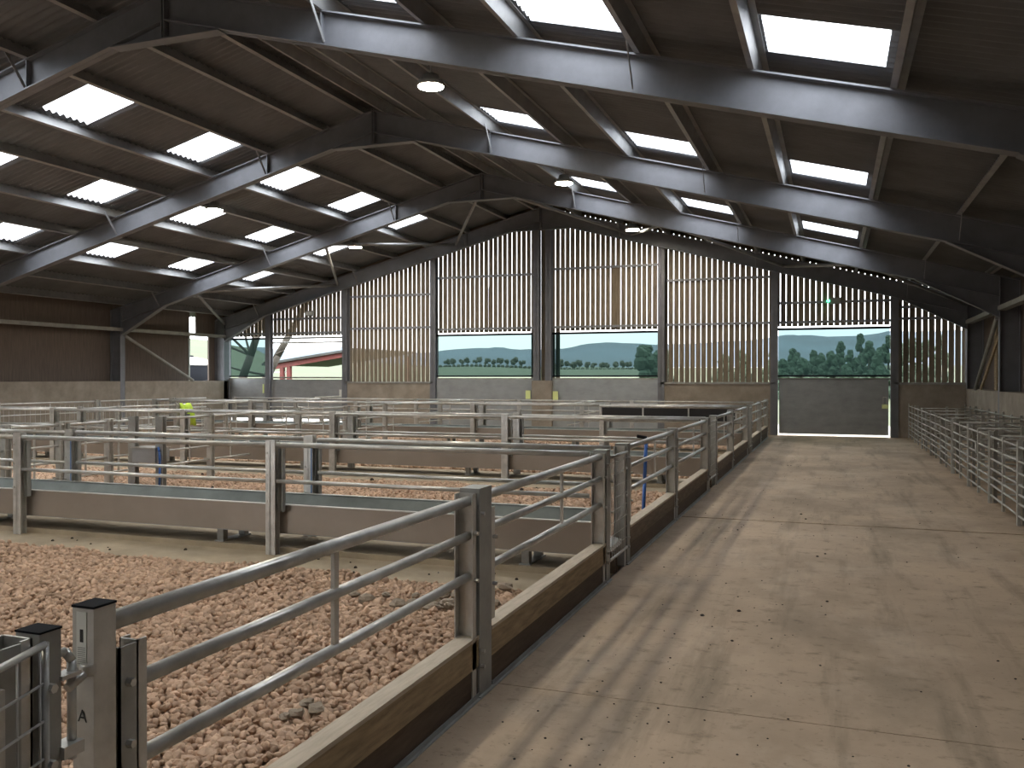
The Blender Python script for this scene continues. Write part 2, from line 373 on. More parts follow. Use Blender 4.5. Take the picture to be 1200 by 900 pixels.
# windows: frame, roller tube, wind netting
wn_i = 0; dr_i = 0
def gate_sheet(d, a, b, z0, z1, y=26.50):
    MB().box(a, b, y, y + .012, z0, z1).build('sheet', M['galvanised_sheet'], d)
    f = MB(); 
    for z in (z0, z1 - .05): f.box(a, b, y + .012, y + .06, z, z + .05)
    for x in (a, b - .05): f.box(x, x + .05, y + .012, y + .06, z0, z1)
    f.build('frame', M['galvanised'], d)
def gate_tag(d, x, z, wd, ht, y=26.485):
    t = MB().box(x - wd / 2, x + wd / 2, y - .012, y, z - ht / 2, z + ht / 2).build('latch_label', M['lime_label'], d); t['label'] = 'lime green latch label'
for i, (a, b, k) in enumerate(BAYS):
    if k == 'board': continue
    wn_i += 1; dr_i += 1
    nm = ['first window from the far corner, netted, a tree behind', 'unnetted window opening onto a red shed and hills', '', 'netted window beside the twin centre posts, hills behind', 'netted window with a dark bush at its edge', '', 'netted window above the passage door, conifers behind', ''][i]
    e = empty('window_%d' % wn_i, ((a + b) / 2, 26.6, 1.7), nm, kind='structure')
    zb = 1.66 if k != 'open' else 1.70
    MB().tube((a, 26.56, 3.06), (b, 26.56, 3.06), .035, 10).build('roller_tube', M['galvanised_dull'] if k == 'open' else M['black_plastic'], e, True)
    MB().box(a, b, 26.5, 26.6, zb - .06, zb - .01).build('window_sill', M['galvanised_dull'], e)
    if k != 'open':
        MB().box(a + .015, b - .015, 26.555, 26.557, zb + .06, 3.04).build('netting', M['netting'], e)
        MB().tube((a, 26.556, zb + .05), (b, 26.556, zb + .05), .025, 8).build('bottom_bar', M['black_plastic'], e, True)
    else:
        MB().tube((a, 26.52, 2.90), (b, 26.52, 2.90), .03, 8).build('curtain_bar', M['galvanised'], e, True)
    d = empty('door_%d' % dr_i, ((a + b) / 2, 26.5, 0), ['grey sheeted gate in the far corner under a netted window', 'grey sheeted gate under the unnetted window', '', 'grey sheeted gate beside the concrete pier, further from the passage', 'grey sheeted gate beside the concrete pier, nearer the passage', '', 'grey sheeted door at the end of the passage', ''][i], kind='structure')
    if k == 'door':
        gate_sheet(d, a + .04, b - .05, .055, 1.62)
        t = MB().box(b - .22, b - .06, 26.46, 26.49, .80, .92).build('latch_label', M['lime_label'], d); t['label'] = 'lime green latch plate'
        h = MB()
        for x in (b - .20, b - .10): h.box(x, x + .02, 26.45, 26.47, .90, 1.12)
        h.box(b - .20, b - .08, 26.45, 26.47, 1.10, 1.13); h.build('latch_handle', M['galvanised'], d)
    else:
        gate_sheet(d, a + .01, b - .01, .22 if i < 2 else .03, 1.60)
        if i == 0: gate_tag(d, b - .12, 1.27, .06, .32)
        if i == 1: t = MB().box(b - .14, b - .05, 26.47, 26.488, 1.0, 1.25).build('latch_label', M['white_label'], d); MB().tube((b - 1.1, 26.46, .98), (b - .1, 26.46, 1.02), .02, 8).build('latch_bar', M['white_label'], d)
        if i == 3: gate_tag(d, -9.12, 1.12, .16, .27, 26.40)
        if i == 4: gate_tag(d, -8.21, 1.10, .17, .27, 26.40)
# emergency lights on the boards
def emergency(x, z, lit, label):
    e = empty('emergency_light', (x, 26.6, z), label, 'light')
    MB().box(x - .16, x + .16, 26.54, 26.615, z - .09, z + .09).build('housing', M['galvanised_dull'], e)
    MB().box(x - .12, x + .14, 26.53, 26.541, z - .06, z + .06).build('lens', M['white_label'] if not lit else M['galvanised_dull'], e)
    if lit: MB().lathe([(.001, -.045), (.035, -.03), (.05, 0), (.035, .03), (.001, .045)], (x - .17, 26.53, z), 10).build('green_indicator', M['green_light'], e, True)
emergency(.02, 3.84, True, 'emergency light glowing green on the boards above the passage door')
emergency(-17.3, 3.92, False, 'unlit grey emergency light on the boards above the unnetted window')
# ------------------------------------------------------------------ high bay lamps
def lamp(x, y, z, label):
    e = empty('high_bay_lamp', (x, y, z), label, 'lamp', 'round high bay lamps under the roof')
    MB().lathe([(.20, 0), (.21, .03), (.19, .07), (.12, .10), (.11, .17), (.05, .18)], (x, y, z), 20).build('housing', M['galvanised_dull'], e, True)
    MB().lathe([(.185, -.004), (.185, -.012)], (x, y, z), 20).build('lens', M['lamp_light'], e)
    dx = x - AX; top = SH - S * abs(dx) - .03
    MB().tube((x, y, z + .17), (x, y, top), .012, 6).build('hanger', M['galvanised_dull'], e)
lamp(-5.62, 11.85, 5.97, 'glowing round lamp below the nearest roof frame in view')
lamp(-5.50, 18.3, 5.87, 'glowing round lamp hanging in the bay before the third frame, over the pens')
lamp(-5.30, 24.3, 5.80, 'glowing round lamp hanging close to the gable boards')
lamp(-13.5, 16.8, 5.55, 'glowing round lamp among the rooflights beside the second roof frame')
lamp(-5.6, 5.4, 5.97, 'added unseen glowing round lamp overhead, before the nearest frame in view')  # this and the next three: unseen lamps added to brighten the interior
lamp(-5.6, -1.0, 5.97, 'added unseen glowing round lamp behind the viewer over the pens')
lamp(-13.5, 10.4, 5.55, 'added glowing round lamp outside the view beside the first trough')
lamp(-13.5, 4.0, 5.55, 'added glowing round lamp outside the view over the nearest pen')
lamp(-13.5, 23.2, 5.58, 'glowing round lamp near the gable on the far pen slope')

# ------------------------------------------------------------------ gravel pens
def stones(name, x0f, x1, y0, y1, spacing, smin, smax, label, layers=2, hold=None, z=0.0):
    """a bed of broken stone; hold: number of stones nearest the viewer that become objects"""
    ico = [(-1, 1.618, 0), (1, 1.618, 0), (-1, -1.618, 0), (1, -1.618, 0), (0, -1, 1.618), (0, 1, 1.618), (0, -1, -1.618), (0, 1, -1.618), (1.618, 0, -1), (1.618, 0, 1), (-1.618, 0, -1), (-1.618, 0, 1)]
    ico = np.array(ico) / 1.902
    fi = np.array([(0,11,5),(0,5,1),(0,1,7),(0,7,10),(0,10,11),(1,5,9),(5,11,4),(11,10,2),(10,7,6),(7,1,8),(3,9,4),(3,4,2),(3,2,6),(3,6,8),(3,8,9),(4,9,5),(2,4,11),(6,2,10),(8,6,7),(9,8,1)])
    pts = []
    for k in range(layers):
        ys = np.arange(y0, y1, spacing)
        for y in ys:
            xa = x0f(y)
            if xa >= x1: continue
            xx = np.arange(xa, x1, spacing) + rng.uniform(0, spacing)
            n = len(xx); yy = y + rng.uniform(-.5, .5, n) * spacing; xx = xx + rng.uniform(-.5, .5, n) * spacing
            pts.append(np.stack([xx, yy, np.full(n, k * spacing * .32)], 1))
    P = np.concatenate(pts); P = P[(P[:, 0] < x1 - .02) & (P[:, 1] > y0) & (P[:, 1] < y1)]
    P[:, 2] += z + 0.02 * np.sin(P[:, 0] * 2.1 + 1) * np.sin(P[:, 1] * 1.7) + 0.012 * np.sin(P[:, 0] * 6.3) * np.sin(P[:, 1] * 5.1)
    if layers > 1: P = P[(P[:, 2] < z + .02) | (rng.random(len(P)) < .6)]
    n = len(P)
    size = rng.uniform(smin, smax, n) * np.where(rng.random(n) < .06, 1.45, 1.0)
    sc3 = np.stack([size * rng.uniform(.9, 1.3, n), size * rng.uniform(.7, 1.05, n), size * rng.uniform(.5, .8, n)], 1)
    def rot(n):
        q = rng.normal(size=(n, 4)); q[:, 1:3] *= .35; q /= np.linalg.norm(q, axis=1)[:, None]; w_, x, y, z_ = q.T
        R = np.empty((n, 3, 3)); R[:, 0, 0] = 1-2*(y*y+z_*z_); R[:, 0, 1] = 2*(x*y-z_*w_); R[:, 0, 2] = 2*(x*z_+y*w_); R[:, 1, 0] = 2*(x*y+z_*w_); R[:, 1, 1] = 1-2*(x*x+z_*z_); R[:, 1, 2] = 2*(y*z_-x*w_); R[:, 2, 0] = 2*(x*z_-y*w_); R[:, 2, 1] = 2*(y*z_+x*w_); R[:, 2, 2] = 1-2*(x*x+y*y)
        return R
    root = None
    if hold:                                                      # the stones that show largest
        c, s_ = math.cos(PSI), math.sin(PSI)
        d = -P[:, 0] * s_ + P[:, 1] * c; r = P[:, 0] * c + P[:, 1] * s_
        u = 600 + F_PX * r / np.maximum(d, .1); v = 443 + F_PX * (EYE - P[:, 2]) / np.maximum(d, .1)
        ok = (d > .5) & (u > 150) & (u < 1200) & (v < 905) & (P[:, 0] < -1.95) & (P[:, 2] > z - .005)
        score = np.where(ok, size * 1.0 / np.maximum(d, .3), -1); pick = np.argsort(-score)[:hold]
    keep = np.ones(n, bool)
    if hold: keep[pick] = False
    K = np.nonzero(keep)[0]; m = len(K)
    V = ico[None] * rng.uniform(.72, 1.12, (m, 12, 1)) * sc3[K][:, None, :]
    V = np.einsum('nij,nkj->nki', rot(m), V) + P[K][:, None, :]
    faces = (fi[None] + (np.arange(m) * 12)[:, None, None]).reshape(-1, 3)
    # bed under the stones
    bed = []; bz = z - .03; xm = min(x0f(y0), x0f(y1))
    Vv = np.concatenate([V.reshape(-1, 3), np.array([(xm, y0, bz), (x1, y0, bz), (x1, y1, bz), (xm, y1, bz)])]); nb = m * 12
    faces = np.concatenate([faces, [[nb, nb+1, nb+2], [nb, nb+2, nb+3]]])
    me = bpy.data.meshes.new(name); me.vertices.add(len(Vv)); me.vertices.foreach_set('co', Vv.astype(np.float32).ravel())
    me.loops.add(len(faces) * 3); me.loops.foreach_set('vertex_index', faces.astype(np.int32).ravel())
    me.polygons.add(len(faces)); me.polygons.foreach_set('loop_start', np.arange(0, len(faces) * 3, 3, dtype=np.int32)); me.polygons.foreach_set('loop_total', np.full(len(faces), 3, dtype=np.int32))
    me.update(calc_edges=True); me.validate()
    root = tag(link(name, me, M['gravel']), label, 'gravel', kind='stuff')
    if hold:
        vs = []
        for k in range(14):
            me = bpy.data.meshes.new('stone'); me.from_pydata([tuple(p) for p in ico * rng.uniform(.74, 1.12, (12, 1))], [], [tuple(int(q) for q in f) for f in fi]); me.update(); vs.append(me)
        for i in pick:
            o = link('stone', vs[int(rng.integers(14))], M['gravel'], root, Vector(P[i])); o.scale = sc3[i]
            o.rotation_euler = (rng.normal() * .35, rng.normal() * .35, rng.uniform(0, 6.28))
    return root
left = lambda m: (lambda y: max(-18.4, -1.205 * y - m))
near_bed = stones('gravel_bed', lambda y: max(-10.5, -1.205 * y - 3.4), -1.80, 0.2, 6.42, .046, .021, .035, 'pinkish broken stone bed of the pen nearest the viewer', 2, 277)
stones('gravel_bed', left(1.5), -1.80, 8.25, 12.55, .065, .031, .045, 'pinkish broken stone bed of the pen between first and second feed troughs', 1)
stones('gravel_bed', left(1.5), -1.80, 14.5, 18.8, .10, .05, .068, 'pinkish broken stone bed of the pen between second and third feed troughs', 1)
stones('gravel_bed', left(1.5), -1.80, 20.7, 22.8, .12, .06, .08, 'pinkish broken stone bed of the pen behind the third feed trough', 1)
mat('grey_stone', (0.38, 0.31, 0.235), 0.95, 0, 0.4, 3.0, bump=0.25, bscale=90)
for px_, py_, n_ in ((505, 715, 11), (470, 705, 5), (360, 838, 4), (610, 690, 3)):          # greyer lumps among the pink stone
    d_ = F_PX * EYE / (py_ - 443); r_ = (px_ - 600) / F_PX * d_
    X_, Y_ = r_ * math.cos(PSI) - d_ * math.sin(PSI), r_ * math.sin(PSI) + d_ * math.cos(PSI)
    for q in range(n_):
        b = MB(); ph = random.uniform(0, 9)
        rr = random.uniform(.03, .06); k = 0
        for j in range(5):
            for i in range(7):
                t = 2 * math.pi * i / 7; f_ = math.pi * j / 4; v = Vector((math.sin(f_) * math.cos(t), math.sin(f_) * math.sin(t), math.cos(f_)))
                v *= rr * (1 + .5 * noise.noise(v * 1.3 + Vector((ph, q, 0)))); b.v.append((v.x * 1.2, v.y, v.z * .6))
        for j in range(4):
            for i in range(7): b.f.append((j*7+i, (j+1)*7+i, (j+1)*7+(i+1) % 7, j*7+(i+1) % 7))
        o = link('stone', b.mesh('stone'), M['grey_stone'], near_bed, (min(-1.9, X_ + random.gauss(0, .16)), Y_ + random.gauss(0, .13), .045)); o.rotation_euler = (0, 0, ph)
        o['label'] = 'greyish lump of stone'
for k, (a, b) in enumerate(((6.42, 8.25), (12.55, 14.5), (18.8, 20.7))):     # concrete strip under each trough
    MB().box(-18.4, -1.80, a, b, -.3, 0.0).build('concrete_apron', M['apron_concrete'], fl)
    MB().box(-18.4, -1.80, a + .62, a + 1.22, 0.0, .05).build('concrete_plinth', M['apron_concrete'], fl)
MB().box(-21, -18.4, YN, 26.4, -.3, 0.0).build('concrete_slab', M['floor_concrete'], fl)
MB().box(-18.4, -1.72, 22.8, 26.9, -.3, 0.0).build('concrete_slab', M['floor_concrete'], fl)

# ------------------------------------------------------------------ pens
G = M['galvanised']; GD = M['galvanised_dull']
def hsec(b, x, y, z0, z1, wx=.10, wy=.10, t=.008):
    """H section whose web lies along Y"""
    b.box(x - wx/2, x + wx/2, y - wy/2, y - wy/2 + t, z0, z1); b.box(x - wx/2, x + wx/2, y + wy/2 - t, y + wy/2, z0, z1); b.box(x - t/2, x + t/2, y - wy/2, y + wy/2, z0, z1)
    return b
def usec(b, x, y, z0, z1, wx=.09, wy=.05, t=.006, s=1):
    """channel open towards s*Y"""
    yw = y - s * wy / 2
    b.box(x - wx/2, x + wx/2, min(yw, yw + s*t), max(yw, yw + s*t), z0, z1)
    for q in (-1, 1): b.box(*sorted((x + q*wx/2, x + q*(wx/2 - t))), y - wy/2, y + wy/2, z0, z1)
    return b
XF = -1.76
def bolts(e, x, ys, zs):
    for y in ys:
        for z in zs: MB().tube((x, y, z), (x + .022, y, z), .011, 6).build('bolt', G, e)
def aisle_post(y, label, wide=.12, top=1.08, chan=None):
    """steel post of the passage fence with the slotted channels that hold the panels"""
    e = empty('fence_post', (XF, y, 0), label, 'post', 'steel posts of the passage fence')
    MB().box(XF - .06, XF + .05, y - wide/2 + .02, y + wide/2, -.02, top).build('box_section', GD, e)
    for s in (-1, 1):
        yy = y + s * (wide/2 + .035)
        zt = top - (.02 if s < 0 else .12); zb_ = .0 if s < 0 else .36
        usec(MB(), XF - .005, yy, zb_, zt, .10, .055, .006, s).build('panel_channel', G, e)
        bolts(e, XF + .045, (yy,), (.86, .62) if s < 0 else (.80, .55))
    bolts(e, XF + .05, (y - wide/2 + .04,), (.16, .24, .95))
    MB().box(XF - .075, XF + .065, y - wide/2 + .005, y + wide/2 + .015, -.0, .012).build('foot_plate', GD, e)
    return e
def panel(y0, y1, label, mid=None, rails=(1.02, .84, .63), xo=0.0):
    e = empty('rail_fence', (XF + xo, (y0 + y1)/2, .3), label, 'fence panel', 'three rail panels of the passage fence')
    for z, r in zip(rails, (.026, .022, .022)): MB().tube((XF + xo, y0 - (.045 if y0 < 2 and z > 1 else 0), z), (XF + xo, y1, z), r, 12).build('rail', G, e, True)
    m = mid if mid is not None else (y0 + y1) / 2
    MB().box(XF + xo - .008, XF + xo + .008, m - .016, m + .016, rails[-1], rails[0] - .01).build('upright', G, e)
    return e
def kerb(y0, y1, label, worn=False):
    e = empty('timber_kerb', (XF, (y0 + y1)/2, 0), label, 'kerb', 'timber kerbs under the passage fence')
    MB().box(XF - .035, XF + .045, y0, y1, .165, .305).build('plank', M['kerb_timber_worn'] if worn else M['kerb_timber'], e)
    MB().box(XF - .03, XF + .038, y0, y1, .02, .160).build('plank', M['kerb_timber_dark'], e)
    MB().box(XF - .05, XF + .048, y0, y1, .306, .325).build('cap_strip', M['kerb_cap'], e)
    b = MB(); b.box(XF + .045, XF + .050, y0, y1, 0, .03); b.box(XF + .045, XF + .064, y0, y1, 0, .006); b.build('base_angle', GD, e)
# posts: double ones stand where a trough row meets the passage
PY = [4.26, 6.93, 7.68, 10.25, 13.05, 13.95, 16.4, 19.35, 20.2, 22.95, 25.35]
PL = ['heavy steel post nearest the viewer with bolted panel channels', 'steel post at the near side of the first trough end', 'steel post at the far side of the first trough end', 'steel post halfway between first and second trough ends', 'steel post at the near side of the second trough end', 'steel post at the far side of the second trough end', 'steel post halfway between second and third trough ends', 'steel post at the near side of the third trough end', 'steel post at the far side of the third trough end', 'steel post where the back fence meets the passage', 'last steel post of the passage fence, near the door']
for y, l in zip(PY, PL): aisle_post(y, l, .19 if y < 5 else .14, 1.08 if y < 5 else 1.07)
PN = ['long three rail panel nearest the viewer', 'three rail panel in front of the first trough end', None, 'three rail panel just beyond the first trough end', 'three rail panel just before the second trough end', None, 'three rail panel just beyond the second trough end', 'three rail panel just before the third trough end', None, 'three rail panel beyond the third trough end', 'last three rail panel before the far door']
prev = 1.80
for i, y in enumerate(PY):
    if PN[i]:
        a = prev + (.06 if i else 0); panel(a, y - .07, 'galvanised ' + PN[i], 2.87 if i == 0 else a + (y - a) * .56)
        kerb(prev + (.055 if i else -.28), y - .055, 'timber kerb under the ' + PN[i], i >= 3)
    prev = y + .055
# post and gate in the near corner --------------------------------------------------
e = empty('fence_post', (XF, 1.76, 0), 'capped square post printed with the letter A, nearest corner', 'post', 'steel posts of the passage fence')
MB().box(XF - .034, XF + .034, 1.69, 1.762, -.02, 1.075).build('square_tube', G, e)
MB().box(XF - .036, XF + .036, 1.688, 1.764, 1.075, 1.081).build('end_cap', M['black_plastic'], e)
usec(MB(), XF, 1.80, .0, .955, .075, .06, .006, 1).build('panel_channel', GD, e)
usec(MB(), XF - .005, 1.862, .0, .955, .06, .035, .005, 1).build('panel_channel', G, e)
s_ = MB().box(XF + .034, XF + .0352, 1.70, 1.725, .93, 1.06)
st_ = MB().box(XF - .020, XF + .012, 1.6885, 1.6905, .925, 1.065).build('sticker', M['white_label'], e)
k = MB(); k.box(XF - .008, XF + .002, 1.6875, 1.6886, .99, 1.022); k.build('sticker_print', M['dark_print'], st_)
k = MB()
for q in range(9): k.box(XF - .016, XF + .008, 1.6876, 1.6886, .935 + q * .005, .937 + q * .005)
k.build('sticker_bars', M['galvanised_dull'], st_)
cu = bpy.data.curves.new('letter', 'FONT'); cu.body = 'A'; cu.size = .045; cu.align_x = 'CENTER'; cu.extrude = .0003
to = bpy.data.objects.new('letter', cu); col.objects.link(to); bpy.context.view_layer.update()
lm = bpy.data.meshes.new_from_object(to.evaluated_get(bpy.context.evaluated_depsgraph_get())); bpy.data.objects.remove(to)
lm.materials.clear()
o = link('printed_letter', lm, M['dark_print'], e, Vector((XF - .002, 1.689, .79)) - wl(e)); o.rotation_euler = (math.pi/2, 0, 0)
bolts(e, XF + .034, (1.80,), (.86, .70, .55))
e2 = empty('gate_post', (XF - .02, 1.52, 0), 'pair of steel channel posts with hinge bracket in the nearest corner', 'post')
b = MB(); usec(b, XF - .02, 1.46, 0, 1.045, .09, .06, .007, 1); b.build('panel_channel', GD, e2)
usec(MB(), XF - .02, 1.505, 0, 1.05, .09, .03, .006, -1).build('panel_channel', G, e2)
MB().box(XF - .055, XF + .02, 1.545, 1.605, 0, 1.05).build('square_tube', GD, e2)
MB().box(XF - .057, XF + .022, 1.543, 1.607, 1.05, 1.055).build('end_cap', M['black_plastic'], e2)
MB().box(XF - .03, XF + .05, 1.415, 1.428, 0, .965).build('stop_plate', G, e2)
bolts(e2, XF + .022, (1.565,), (.92, .74))
MB().path([(XF, 1.60, .985), (XF + .005, 1.63, .985), (XF + .01, 1.645, .96), (XF + .01, 1.645, .72)], .011, 8).build('hinge_rod', G, e2, True)
MB().box(XF - .01, XF + .03, 1.60, 1.655, .925, .935).build('hinge_plate', G, e2)
MB().box(XF - .015, XF + .035, 1.60, 1.66, .735, .765).build('hinge_plate', G, e2)
e3 = empty('gate_latch', (XF + .015, 1.66, .92), 'galvanised pin latch rod joining the two nearest posts', 'latch')
MB().tube((XF + .012, 1.63, .895), (XF + .014, 1.70, .925), .012, 8).build('latch_pin', G, e3, True)
MB().lathe([(.02, -.014), (.022, -.008), (.022, .008), (.02, .014)], (XF + .014, 1.695, .924), 10).build('latch_collar', G, e3, True)
e = empty('rail_fence', (XF - .03, .6, .3), 'galvanised rail panel cut off by the lower corner of the picture', 'fence panel', 'three rail panels of the passage fence')
for z in (1.0, .82, .62): MB().tube((XF - .03, -.8, z), (XF - .03, 1.43, z), .024, 12).build('rail', G, e, True)
# mesh gate standing slightly open
e = empty('mesh_gate', (-1.735, 1.55, .2), 'thin wire mesh gate hinged on the nearest corner post', 'gate')
A_ = Vector((-1.735, 1.555, 0)); D_ = Vector((.31, -.95, 0)).normalized()
MB().tube(A_ + Vector((0, 0, .12)), A_ + Vector((0, 0, 1.03)), .009, 8).build('frame_upright', G, e, True)
MB().tube(A_ + D_ * 1.1 + Vector((0, 0, .12)), A_ + D_ * 1.1 + Vector((0, 0, 1.03)), .009, 8).build('frame_upright', G, e, True)
for z in (1.025, .14): MB().tube(A_ + Vector((0, 0, z)), A_ + D_ * 1.1 + Vector((0, 0, z)), .009, 8).build('frame_rail', G, e, True)
for q in range(9): z = .935 - q * .088; MB().tube(A_ + Vector((0, 0, z)), A_ + D_ * 1.1 + Vector((0, 0, z)), .0035, 6).build('wire', G, e, True)
for q in range(1, 10): p = A_ + D_ * (.11 * q); MB().tube(p + Vector((0, 0, .14)), p + Vector((0, 0, 1.02)), .0025, 6).build('wire', G, e, True)
MB().tube(A_ + D_ * .022 + Vector((0, 0, .14)), A_ + D_ * .022 + Vector((0, 0, 1.02)), .003, 6).build('wire', G, e, True)

# feed troughs with rail barriers on both sides -------------------------------------------
RN = ['first', 'second', 'third']
for r, yf in enumerate((6.95, 13.15, 19.4)):
    yb = yf + .72; xe = -1.86; n = (4, 5, 5)[r]; xw = xe - .06 - 3.17 * n
    PX = [-1.76 - 3.17 * i for i in range(1, n + 1)]
    for side, y in (('near', yf), ('far', yb)):
        e = empty('feed_barrier', (xe, y, 0), 'galvanised two rail barrier on the %s side of the %s feed trough from the viewer' % (side, RN[r]), 'barrier', 'rail barriers along the feed troughs')
        for i, x in enumerate(PX):
            b = MB(); xx = x if side == 'near' else x - .06
            b = hsec(MB(), xx, y, -.01, 1.07, .105, .075, .008); b.build('post', G, e)
            usec(MB(), xx + .085, y + .02, .40, .99, .05, .05, .006, -1).build('panel_channel', GD, e)
            if side == 'far' and i < 2 and r == 0: f = MB().box(xx + .03, xx + .048, y - .040, y - .0385, .30, .95).build('protective_film', M['blue_film'], e); f['label'] = 'blue protective film strip'
            for z in (.95, .75, .5): MB().tube((xx - .035, y - .038, z), (xx - .035, y - .050, z), .010, 6).build('bolt', G, e)
        xs_ = [xe + .02] + PX
        for a, b_ in zip(xs_[:-1], xs_[1:]):
            for z, rr in ((1.03, .024), (.69, .019)):
                dz = random.uniform(-.006, .006); MB().tube((a - .03, y - .01, z + dz), (b_ + .04, y - .01, z + dz), rr, 10).build('rail', G, e, True)
    t = empty('feed_trough', (xe, yf + .36, .19), 'long galvanised feed trough on stub legs, %s from the viewer' % RN[r], 'trough', 'feed troughs across the pens')
    T = M['trough_sheet']; y0, y1 = yf + .07, yb - .08
    MB().prism([(xw, y0, .19), (xw, y0, .455), (xw, y0 + .006, .455), (xw, y0 + .006, .19)], (xe - xw, 0, 0)).build('front_panel', T, t)
    MB().prism([(xw, y1, .19), (xw, y1, .485), (xw, y1 + .006, .485), (xw, y1 + .006, .19)], (xe - xw, 0, 0)).build('back_panel', T, t)
    MB().box(xw, xe, y0 - .012, y0 + .03, .455, .463).build('rim', G, t); MB().box(xw, xe, y1 - .03, y1 + .012, .485, .492).build('rim', G, t)
    tr = MB(); pts = [(y0 + .03, .455), (y0 + .14, .26), (y1 - .16, .26), (y1 - .02, .485)]
    for (ya, za), (yb2, zb2) in zip(pts[:-1], pts[1:]): tr.prism([(xw, ya, za), (xw, yb2, zb2), (xw, yb2, zb2 - .006), (xw, ya, za - .006)], (xe - xw, 0, 0))
    tr.build('tray', M['tray_steel'], t)
    MB().box(xe - .006, xe, y0, y1, .20, .47).build('end_plate', G, t)
    MB().box(xw, xe, y0, y1, .185, .192).build('underside', GD, t)
    for i in range(n):
        x = xe - .62 - 3.17 * i; ym = (y0 + y1) / 2
        lg = MB(); lg.box(x - .035, x + .035, ym - .2, ym - .13, -.01, .187); lg.box(x - .05, x + .05, ym - .22, ym + .22, .05, .062); lg.box(x - .035, x + .035, ym + .13, ym + .2, -.01, .187)
        lg.build('leg', GD, t)
    # mesh closing the trough end on the passage
    g = empty('end_mesh', (XF, yf + .36, .15), 'wire mesh panel closing the passage end of the %s feed trough' % RN[r], 'mesh panel', 'mesh panels at the trough ends')
    MB().tube((XF + .05, yf + .05, 1.0), (XF + .05, yb - .05, 1.0), .014, 8).build('top_bar', G, g, True)
    MB().tube((XF + .05, yf + .05, .16), (XF + .05, yb - .05, .16), .012, 8).build('bottom_bar', G, g, True)
    for i in range(8): y = yf + .12 + i * .07; MB().tube((XF + .05, y, .16), (XF + .05, y, 1.0), .0028, 5).build('wire', G, g)
    for i in range(8): z = .25 + i * .1; MB().tube((XF + .05, yf + .06, z), (XF + .05, yb - .06, z), .0028, 5).build('wire', G, g)
    d = MB(); d.box(XF - .05, XF + .03, yf + .30, yf + .39, 0, .17); d.build('timber_block', M['kerb_timber_dark'], g)
tag(MB().prism([(-1.85, 7.12, .24), (-1.73, 7.12, .21), (-1.73, 7.5, .21), (-1.85, 7.5, .24)], (.0, .0, .04)).build('glint_tray', M['white_plastic']), 'white tray standing in for a bright reflection at the passage end of the first trough', 'tray')  # white slab added in place of a bright reflection
# black boards on the third barrier
e = empty('board_hurdle', (-3.4, 19.3, .7), 'black boarded hurdle with pale rim along the third trough', 'hurdle')
for a, b in ((-4.90, -3.98), (-3.95, -2.98), (-2.95, -1.98)): MB().box(a, b, 19.29, 19.31, .72, .985).build('black_board', M['black_panel'], e)
MB().tube((-4.95, 19.28, 1.02), (-1.9, 19.28, 1.02), .028, 10).build('top_rail', M['kerb_cap'] if False else G, e, True)
for x in (-4.93, -3.965, -2.965, -1.96): MB().box(x - .015, x + .015, 19.26, 19.29, .70, 1.0).build('upright', G, e)
# dividers running along the barn ------------------------------------------------------------
def divider(x, y0, y1, label, rails=(1.02, .74, .52, .30), posts=3, mesh=False):
    e = empty('pen_divider', (x, (y0 + y1)/2, 0), label, 'fence', 'rail dividers inside the pens')
    for i in range(posts):
        y = y0 + (y1 - y0) * (i + .5) / posts
        hsec(MB(), x, y, -.02, 1.06, .09, .09, .008).build('post', G, e)
        if i % 2: usec(MB(), x, y + .09, .2, 1.04, .08, .05, .006, 1).build('panel_channel', GD, e)
    ys = [y0 + .05] + [y0 + (y1 - y0) * (i + .5) / posts for i in range(posts)] + [y1 - .05]
    for a, b in zip(ys[:-1], ys[1:]):
        for z in rails: MB().tube((x, a, z), (x, b, z), .019 if z > .9 else .015, 8).build('rail', G, e, True)
        MB().box(x - .006, x + .006, (a + b)/2 - .014, (a + b)/2 + .014, rails[-1], rails[0]).build('upright', G, e)
    if mesh:
        y = y0 + .1; m_ = MB()
        while y < y1: m_.box(x - .003, x + .003, y - .003, y + .003, .05, .95); y += .15
        o = m_.build('wire_mesh', G, e); o['kind'] = 'stuff'
    return e
divider(-9.75, 7.75, 10.25, 'four rail divider in the second pen, near side of the drinker')
divider(-9.75, 10.95, 13.1, 'four rail divider in the second pen, far side of the drinker', posts=1)
divider(-9.95, 14.0, 19.35, 'four rail divider in the third pen, nearer the passage')
divider(-14.5, 14.0, 19.35, 'four rail divider in the third pen, nearer the side wall')
divider(-9.95, 20.2, 22.9, 'four rail divider in the last pen, nearer the passage', posts=1)
divider(-14.5, 20.2, 22.9, 'four rail divider in the last pen, nearer the side wall', posts=1)
divider(-6.0, 20.2, 22.9, 'short rail divider in the last pen behind the black boards', posts=1)
divider(-18.7, 8.0, 22.9, 'mesh filled fence running along the side wall behind the pens', posts=5, mesh=True)
e = empty('back_fence', (-10, 22.95, 0), 'three rail fence across the barn behind the last pen', 'fence')
for i in range(6):
    x = -1.85 - 3.17 * i
    if i: hsec(MB(), x, 22.95, -.01, 1.06, .09, .09).build('post', G, e)
    if i < 5:
        for z in (1.03, .76, .5): MB().tube((x - (0 if i else .05), 22.95, z), (x - 3.17, 22.95, z), .02, 8).build('rail', G, e, True)
